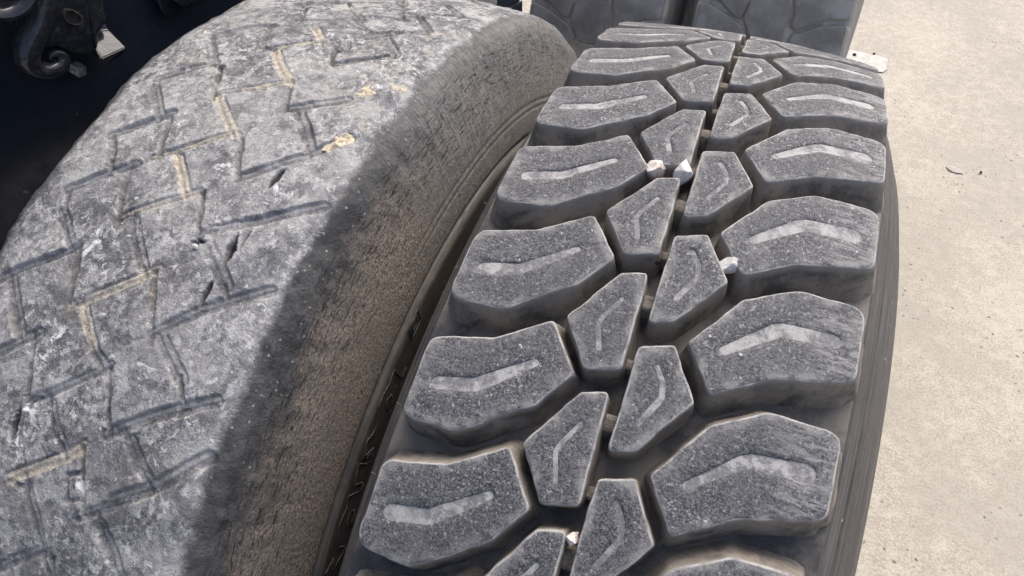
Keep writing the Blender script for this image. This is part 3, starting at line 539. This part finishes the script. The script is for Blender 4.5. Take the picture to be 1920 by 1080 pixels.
h = -dis * inT + inT * (step_ + vnoise(UU * .03, TT * .03, 41) * .7 + vnoise(UU * .09, TT * .09, 42) * .4 + vnoise(UU * .3, TT * .3, 43) * .18)
sh_ = sstep(98, 110, np.abs(UU)) * sstep(140, 128, np.abs(UU)); h = h + sh_ * (vnoise(UU * .05, TT * .02, 44) * 1.6 + vnoise(UU * .2, TT * .12, 45) * .7)
h = h + (np.abs(UU) > 100) * vnoise(UU * .5, TT * .08, 46) * .12
# faint circumferential mould lines on the upper sidewall
rr_ = LP[:, 1][:, None]
for rl in (.452, .446): h = h - .8 * np.exp(-((rr_ - rl) / .0011) ** 2) * (np.abs(UU) > 120) * sstep(-160, -40, TT)
dP = np.gradient(LP, axis=0); dP /= np.linalg.norm(dP, axis=1)[:, None]; nrm = np.stack([-dP[:, 1], dP[:, 0]], 1)
uu = LP[:, 0][:, None] + nrm[:, 0][:, None] * h / 1000; rr = LP[:, 1][:, None] + nrm[:, 1][:, None] * h / 1000
P = np.stack([uu, rr * np.sin(TH), rr * np.cos(TH)], -1)
arc = np.concatenate([[0], np.cumsum(np.linalg.norm(np.diff(LP, axis=0), axis=1))])
uv = np.stack([np.repeat(arc[:, None], len(TH), 1), np.repeat((TH * .534)[None, :], len(LP), 0)], -1)
paint = np.zeros_like(UU)
for a, b, ra in ((-30, -315, 15), (-23, -333, 15), (-26, -267, 14), (-34, -278, 9), (-45, -205, 14), (-38, -196, 12), (20, -120, 9), (67, -125, 8), (-60, -150, 8), (28, -345, 9), (80, -10, 9), (10, -300, 7), (-28, -352, 9)): paint = np.maximum(paint, 1 - sstep(ra * .3, ra, np.hypot(UU - a, TT - b)))
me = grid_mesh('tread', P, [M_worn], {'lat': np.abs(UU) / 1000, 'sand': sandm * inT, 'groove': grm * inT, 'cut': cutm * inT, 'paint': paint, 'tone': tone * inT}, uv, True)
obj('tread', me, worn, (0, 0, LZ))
for sg in (-1, 1):
    pr = [(sg * u, LR - d) for u, d in ((.1415, .1115), (.1450, .1132), (.1478, .1150), (.1490, .1180), (.1492, .1420), (.1490, .1700), (.1440, .2000), (.1330, .2350), (.1200, .2550), (.1100, .2640), (.1000, .2600))]
    P, uv, cl = lathe(densify(pr, .004), 260); o = obj('sidewall', grid_mesh('sidewall', P if sg < 0 else P[::-1], [M_side_old], None, uv if sg < 0 else uv[::-1], True), worn, (0, 0, LZ))
# raised moulded lettering on the sidewall facing the lug tyre
def tube_mesh(name, strokes, rad_, mat, seg=5):
    V = []; F = []
    for st in strokes:
        st = [Vector(p) for p in st]; ring0 = None
        for i, p in enumerate(st):
            d = (st[min(i + 1, len(st) - 1)] - st[max(i - 1, 0)]).normalized(); a = d.orthogonal().normalized(); b = d.cross(a)
            if i and False: pass
            base = len(V); V += [p + (a * math.cos(2 * math.pi * k / seg) + b * math.sin(2 * math.pi * k / seg)) * rad_ for k in range(seg)]
            if i: F += [(base - seg + k, base - seg + (k + 1) % seg, base + (k + 1) % seg, base + k) for k in range(seg)]
    return mesh_of(name, V, F, [mat])
strk = []
for st in LETTERS:
    pp = []
    for (r1, t1), (r2, t2) in zip(st, st[1:]):
        k = max(1, int(math.hypot(r2 - r1, (t2 - t1) * .4) / 4))
        for j in range(k): pp.append((r1 + (r2 - r1) * j / k, t1 + (t2 - t1) * j / k))
    pp.append(st[-1]); strk.append([(.1493, (r - 4.5) / 1000 * math.sin(t / 1000), (r - 4.5) / 1000 * math.cos(t / 1000)) for r, t in pp])
obj('moulded_lettering', tube_mesh('moulded_lettering', strk, .00055, M_hair), worn, (0, 0, LZ))
P, uv, cl = lathe([(-.1, LR - .26), (-.13, LR - .16), (-.115, LR - .06), (0, LR - .04), (.115, LR - .06), (.13, LR - .16), (.1, LR - .26)], 90)
obj('inner_liner', grid_mesh('inner_liner', P, [M_cas], None, uv, True), worn, (0, 0, LZ))

# ------------------------------------------------------------------ rear pair of tyres
RB, KB = .52, .4
M_rear = mat_rear()
RBLK = {
 'A': ([(-118, -553), (-88, -560), (-52, -576), (-33, -592), (-30, -600), (-40, -618), (-117, -634)], [4, 8, 8, 3, 3, 6, 5]),
 'B': ([(-85, -547), (-58, -566), (-48, -568), (-41, -539), (-46, -522), (-112, -506), (-118, -538)], [6, 6, 3, 3, 8, 6, 5]),
 'C': ([(-36, -536), (-42, -568), (-26, -592), (-22, -604), (30, -604), (28, -597), (25, -565), (28, -552), (22, -520), (-30, -516)], [3, 4, 4, 3, 3, 3, 3, 3, 3, 4]),
 'D': ([(28, -522), (36, -550), (35, -568), (42, -571), (64, -560), (88, -547), (119, -542), (118, -502), (70, -498), (36, -510)], [4, 3, 3, 4, 8, 8, 4, 5, 8, 4]),
 'E': ([(40, -579), (54, -576), (77, -562), (119, -552), (122, -628), (70, -622), (36, -608)], [5, 8, 10, 4, 5, 8, 5])}
BP = 120. / 520
def rear_tyre(xc, turn, label):
    t = empty('rear_tyre', (xc, 1.25, 0), label, 'tyre', 'pair of rear tyres behind the front two')
    hb = 8.
    mid = [(u, RB - KB * u * u - hb / 1000) for u in np.linspace(-.1225, .1225, 25)]
    P, uv, cl = lathe(mid, 160); obj('casing', grid_mesh('casing', P, [M_reargroove], None, uv, True), t, (0, 0, RB))
    for sg in (-1, 1):
        pr = [(sg * .1225, RB - KB * .015 - hb / 1000)] + [(sg * u, RB - d) for u, d in ((.124, .018), (.1275, .028), (.130, .036), (.135, .055), (.138, .08), (.1395, .12), (.137, .16), (.128, .2), (.115, .235), (.105, .24))]
        P, uv, cl = lathe(densify(pr, .008), 160); obj('sidewall', grid_mesh('sidewall', P if sg < 0 else P[::-1], [M_side_rear], None, uv if sg < 0 else uv[::-1], True), t, (0, 0, RB))
    for k, (poly, rd) in RBLK.items():
        blk, _ = make_block(poly, rd, RB, KB, hb, 1.3, None, 0, 900 + ord(k), 108, 3, step=4, wear=.5, gridstep=8)
        me = block_mesh('tread_block', blk, M_rear)
        for n in range(27):
            b = obj('tread_block', me, t, (0, 0, RB), (-(n * BP * 1.0083 + turn), 0, 0))
    return t
rear_tyre(.004, 0., 'dark rear tyre at top right, its edge against the open concrete')
rear_tyre(-.291, -.095, 'dark rear tyre between the black truck body and the other rear tyre')

# ------------------------------------------------------------------ truck body with casting, plate, hose stub
dv = Vector((.247, .969, 0)).normalized(); nv = Vector((dv.y, -dv.x, 0)); PO = Vector((-.62, 0, 0))
truck = bpy.data.objects.new('truck_body', None); link(truck)
truck.matrix_world = Matrix(((dv.x, 0, nv.x, PO.x), (dv.y, 0, nv.y, PO.y), (0, 1, 0, 0), (0, 0, 0, 1)))   # local x along body, y up, z outwards
tag(truck, 'glossy black painted truck body side with bolted brackets, beside the bald tyre', 'truck')
def extrude(name, poly, z0, z1, bev, mats, parent=truck, hole=None, seg=3):
    """polygon (metres) extruded from z0 to z1 with bevelled front edge"""
    bm = bmesh.new(); vs = [bm.verts.new((x, y, z0)) for x, y in poly]; f = bm.faces.new(vs)
    r = bmesh.ops.extrude_face_region(bm, geom=[f]); nv_ = [e for e in r['geom'] if isinstance(e, bmesh.types.BMVert)]
    for v in nv_: v.co.z = z1
    bmesh.ops.recalc_face_normals(bm, faces=bm.faces)
    ed = [e for e in bm.edges if all(abs(v.co.z - z1) < 1e-6 for v in e.verts)]
    if bev: bmesh.ops.bevel(bm, geom=ed, offset=bev, segments=seg, affect='EDGES', profile=.5)
    me = bpy.data.meshes.new(name); bm.to_mesh(me); bm.free()
    for m in mats: me.materials.append(m)
    me.polygons.foreach_set('use_smooth', np.ones(len(me.polygons), bool)); me.set_sharp_from_angle(angle=R_(50))
    return obj(name, me, parent)
mm = lambda L: [(a / 1000, b / 1000) for a, b in L]
extrude('side_panel', [(-1.6, .25), (.788, .25), (.788, 1.45), (-1.6, 1.45)], -.06, 0, .006, [M_black])
extrude('seam_strip', [(-1.6, .955), (.788, .735), (.788, .250), (-1.6, .250)][:4], 0.0005, .004, .002, [M_black])
body = fillet([(14, 1120), (8, 1071), (-2, 1051), (-9, 1040), (-6, 1030), (4, 1027), (14, 1016), (28, 1006), (38, 1006), (44, 1020), (57, 1028), (62, 1046), (72, 1066), (72, 1120)], [2, 6, 6, 5, 5, 5, 6, 5, 3, 5, 5, 8, 6, 2], 2.)
br = extrude('casting', mm(body), .001, .040, .006, [M_cast])
# hollow in the casting: a dark oval cup with a raised lip
def lathe_local(name, prof, n, cx, cy, mats, parent, sx=1., sy=1., ang=0.):
    V = []; F = []
    for r, z in prof:
        for k in range(n):
            a = 2 * math.pi * k / n; x, y = r * sx * math.cos(a), r * sy * math.sin(a); V.append((cx + x * math.cos(ang) - y * math.sin(ang), cy + x * math.sin(ang) + y * math.cos(ang), z))
    for i in range(len(prof) - 1): F += [(i * n + k, i * n + (k + 1) % n, (i + 1) * n + (k + 1) % n, (i + 1) * n + k) for k in range(n)]
    F.append(tuple(range((len(prof) - 1) * n, len(prof) * n)))
    me = mesh_of(name, V, F, mats); me.set_sharp_from_angle(angle=R_(60)); return obj(name, me, parent)
lathe_local('bolt_hole', [(.0085, .038), (.0080, .0425), (.0068, .0430), (.0060, .0415), (.0055, .036), (.0054, .0405)], 28, .0275, 1.046, [M_dark], br, .8, 1.25, .6)
SC = [(.0182, 1.0696), (.0064, 1.0548), (-.0063, 1.0442), (-.0165, 1.0355), (-.0231, 1.026), (-.0223, 1.016), (-.0129, 1.0079), (-.0006, 1.0067), (.0073, 1.0117), (.0052, 1.0192), (-.0016, 1.0204), (-.0049, 1.016), (-.0018, 1.0128)]
V = []; F = []; S = 14; K = 60; ts = np.linspace(0, len(SC) - 1, K); sc_ = np.array(SC)
cx = np.interp(ts, range(len(SC)), sc_[:, 0]); cy = np.interp(ts, range(len(SC)), sc_[:, 1])
for _ in range(6): cx[1:-1] = (cx[:-2] + 2 * cx[1:-1] + cx[2:]) / 4; cy[1:-1] = (cy[:-2] + 2 * cy[1:-1] + cy[2:]) / 4
tx, ty = np.gradient(cx), np.gradient(cy); tl = np.hypot(tx, ty); rad_ = np.interp(np.linspace(0, 1, K), [0, .35, .65, .85, 1], [.013, .0105, .0065, .0042, .0026])
for i_ in range(K):
    for k in range(S):
        a = 2 * math.pi * k / S; V.append((cx[i_] - ty[i_] / tl[i_] * math.cos(a) * rad_[i_], cy[i_] + tx[i_] / tl[i_] * math.cos(a) * rad_[i_], .032 + math.sin(a) * rad_[i_] * 1.15))
    if i_: F += [((i_ - 1) * S + k, (i_ - 1) * S + (k + 1) % S, i_ * S + (k + 1) % S, i_ * S + k) for k in range(S)]
F.append(tuple(range((K - 1) * S, K * S)))
obj('curled_eye', mesh_of('curled_eye', V, F, [M_cast]), br)
fv = [(0.0435, 1.0204, 0.028), (0.0573, 1.0172, 0.0309), (0.0586, 1.0037, 0.0482), (0.0319, 1.0049, 0.0489), (0.0338, 1.0101, 0.0421), (0.064, 1.05, 0.012), (0.0435, 1.0004, 0.004), (0.0613, 0.9932, 0.004), (0.0586, 0.9917, 0.0362), (0.0319, 0.9929, 0.0409), (0.0338, 0.9981, 0.0341)]
ff = [(0, 1, 2, 3, 4), (1, 7, 8, 2), (2, 8, 9, 3), (3, 9, 10, 4), (4, 10, 6, 0), (6, 10, 9, 8, 7), (1, 0, 5), (1, 5, 7), (0, 6, 5)]
bm = bmesh.new(); bv = [bm.verts.new(v) for v in fv]
for f in ff: bm.faces.new([bv[i] for i in f])
bmesh.ops.recalc_face_normals(bm, faces=bm.faces); bmesh.ops.bevel(bm, geom=list(bm.edges), offset=.0010, segments=2, affect='EDGES')
me = bpy.data.meshes.new('flared_foot'); bm.to_mesh(me); bm.free(); me.materials.append(M_cast); obj('flared_foot', me, br)
pl = extrude('mounting_plate', mm(fillet([(129.3, 1120), (126.5, 1000), (131, 993.2), (178, 993), (330, 992.5), (330, 1120)], [4, 5, 5, 3, 4, 4], 3.)), .001, .012, .003, [M_black])
for bx, by in ((.150, 1.010), (.300, 1.010)):
    lathe_local('bolt', [(.011, .011), (.011, .020), (.0095, .022), (.004, .0225)], 6, bx, by, [M_cast], pl)
hs = lathe_local('hose_stub', [(.034, .0), (.034, .045), (.0325, .058), (.028, .062), (.022, .060), (.020, .052), (.0185, .045)], 36, -.020, 1.103, [M_cast], truck)
lathe_local('nut', [(.0075, .0005), (.0075, .006), (.006, .009), (.002, .0095)], 6, .0246, .9812, [M_white_dull], truck)
extrude('lamp_bracket', mm([(560, 792), (600, 772), (660, 762), (676, 790), (640, 830), (575, 840)]), .001, .035, .006, [M_rear])

# ------------------------------------------------------------------ stones wedged in the treads, dry mud, bits on the concrete
def stone(name, loc, size, seed, mat, label, group, rot=(0, 0, 0), sub=4, rough=.2, facets=20):
    rg = np.random.default_rng(seed); bm = bmesh.new(); bmesh.ops.create_icosphere(bm, subdivisions=sub, radius=1.)
    nrm = rg.normal(size=(facets, 3)); nrm /= np.linalg.norm(nrm, axis=1)[:, None]; off = rg.uniform(.50, .66, facets)
    for v in bm.verts:
        c = np.array(v.co)
        for a, b in zip(nrm, off):
            k = c @ a - b
            if k > 0: c = c - a * k
        c = c * (1 + rough * .12 * float(vnoise(c[0] * 3 + seed, c[1] * 3 + c[2] * 2.3, 77)))
        v.co = Vector(c) * 1.0
    me = bpy.data.meshes.new(name); bm.to_mesh(me); bm.free(); me.materials.append(mat)
    me.polygons.foreach_set('use_smooth', np.ones(len(me.polygons), bool)); me.set_sharp_from_angle(angle=R_(28))
    o = obj(name, me, None, loc, rot); o.scale = size if isinstance(size, tuple) else (size,) * 3
    return tag(o, label, 'stone' if 'mud' not in name else 'dried mud', group)
def on_lug(u, deg, h): th = math.radians(deg); r = R0 - KC * (u / 1000) ** 2 + h / 1000; return (u / 1000, r * math.sin(th), R0 + r * math.cos(th))
G1 = 'stones wedged between the tread blocks'
stone('pebble', on_lug(-21.5, -4.55, -5), (.0098, .0100, .0115), 4, M_pink, 'reddish white pebble wedged left of its whiter twin between centre blocks', G1)
stone('pebble', on_lug(-4.4, -4.4, -3.5), (.0095, .0110, .0130), 15, M_white, 'white angular pebble wedged in the centre groove, beside the reddish pebble', G1, (.5, .4, .3))
stone('pebble', on_lug(39.2, -10.9, -3.5), (.0074, .0078, .008), 13, M_white, 'small bright white pebble wedged beside a right hand lug', G1)
stone('pebble', on_lug(-.6, -29.6, -4.5), (.0044, .0052, .006), 17, M_pink, 'tiny pinkish pebble stuck low in the centre groove, nearest the viewer', G1)
stone('pebble', on_lug(-1.5, -11.9, -8), (.002, .0022, .002), 21, M_dark, 'tiny dark grit grain in the centre groove between two centre blocks', G1)
def on_worn(u, s, h):
    th = s / 534; a = abs(u) / 1000; r = LR - (.3 * a * a + (9 * (a - .09) ** 2 if a > .09 else 0)) + h / 1000; return (LX + u / 1000, LY + r * math.sin(th), LZ + r * math.cos(th)), th
def mud(u, s, a, b, hgt, seed, label):
    rg = np.random.default_rng(seed); (loc, th) = on_worn(u, s, -.8); n = 40; g = np.linspace(-1, 1, n); X, Y = np.meshgrid(g, g, indexing='ij')
    rr = np.hypot(X, Y) * (1 + .22 * vnoise(np.arctan2(Y, X) * 1.6 + seed, X * 0, 61)); z = (1 - sstep(.45, 1.0, rr)) * (1.0 + .55 * vnoise(X * 4 + seed, Y * 4, 62) + .30 * vnoise(X * 9, Y * 9 + seed, 63)) * hgt - .0012
    Pm = np.stack([X * a, Y * b, z], -1)
    me = grid_mesh('mud_clump', Pm, [M_mud])
    tilt = math.atan(2 * .3 * u / 1000 + (18 * (abs(u) / 1000 - .09) if abs(u) > 90 else 0))
    o = obj('mud_clump', me, None, loc, (-th, tilt, 0)); return tag(o, label, 'dried mud', 'clumps of dry yellow mud on the bald tyre')
mud(79, -16, .011, .013, .0020, 3, 'larger left half of the dry yellow mud pair on the bald tyre shoulder')
mud(97, -3, .010, .012, .0021, 5, 'right half of the dry yellow mud pair, nearest the shoulder edge')
mud(87, -70, .010, .012, .0019, 8, 'round dry yellow mud clump lower on the bald tyre shoulder')
mud(96, -53, .006, .008, .0015, 11, 'smallest yellow mud crumb between the round clump and the pair')
(l0, t0) = on_worn(35.5, -181, 1.0); stone('grit_stone', l0, .0026, 31, M_white, 'tiny white stone sitting in a split of the bald tread', None)
(l0, t0) = on_worn(-24, -387, .6); stone('grit_stone', l0, (.0052, .0052, .003), 33, M_mud, 'small yellowish stone lying on the bald tread at bottom left', None)
stone('grit_stone', (.278, 2.153, .006), (.010, .008, .006), 41, M_dark, 'dark pebble on the pale patch, close to the rear tyre', 'dark pebbles on the concrete')
stone('grit_stone', (.341, 2.184, .005), (.008, .006, .005), 42, M_dark, 'dark pebble at the far edge of the pale patch', 'dark pebbles on the concrete')
stone('grit_stone', (.668, 1.621, .003), (.006, .005, .004), 43, M_dark, 'dark pebble on the concrete beside the grey leaf', 'dark pebbles on the concrete')
# dead leaf
n = 14; t = np.linspace(0, 1, n); wv = np.sin(np.pi * t ** .8) * .015; X = np.linspace(-.026, .026, n)
Pm = np.stack([np.stack([X, sg * wv, .0012 + .0004 * np.sin(9 * t)], -1) for sg in (-1, -.5, 0, .5, 1)], 0)
lf = obj('leaf', grid_mesh('leaf', Pm, [M_leaf]), None, (.599, 1.608, .001), (0, 0, -.42)); m_ = lf.modifiers.new('thickness', 'SOLIDIFY'); m_.thickness = .0005
tag(lf, 'dull grey dead leaf lying flat on the concrete', 'leaf')
# flat patch set a little paler than the concrete
pg = fillet([(.12, 2.06), (.362, 2.069), (.386, 2.085), (.388, 2.172), (.30, 2.185), (.12, 2.19)], [.01] * 6, .006)
pg = pg + np.stack([vnoise(pg[:, 0] * 90, pg[:, 1] * 90, 81), vnoise(pg[:, 0] * 90, pg[:, 1] * 90, 82)], 1) * .005
pp = obj('ground_patch', mesh_of('ground_patch', [(x, y, .003) for x, y in pg], [tuple(range(len(pg)))], [M_patch], False)); tag(pp, 'square pale patch on the concrete', kind='structure')
# rubber whiskers left by the mould along the left lug edges and the right shoulder
wl = []
for n, ph in ((-1, -40), (0, 2), (-1, 3), (1, -1)):
    th = n * PITCH - PHI + ph / 540; r = R0 - .018; wl.append([(-.1185, r * math.sin(th), r * math.cos(th)), (-.1215, (r + .001) * math.sin(th + .001), (r + .001) * math.cos(th + .001))])
for th in (-.05, -.20, -.43, -.52): r = R0 - .062; wl.append([(.1350, r * math.sin(th), r * math.cos(th)), (.1375, (r + .0005) * math.sin(th), (r + .0005) * math.cos(th))])
obj('mould_whiskers', tube_mesh('mould_whiskers', wl, .00032, M_hair, 4), lug, (0, 0, R0))['kind'] = 'stuff'
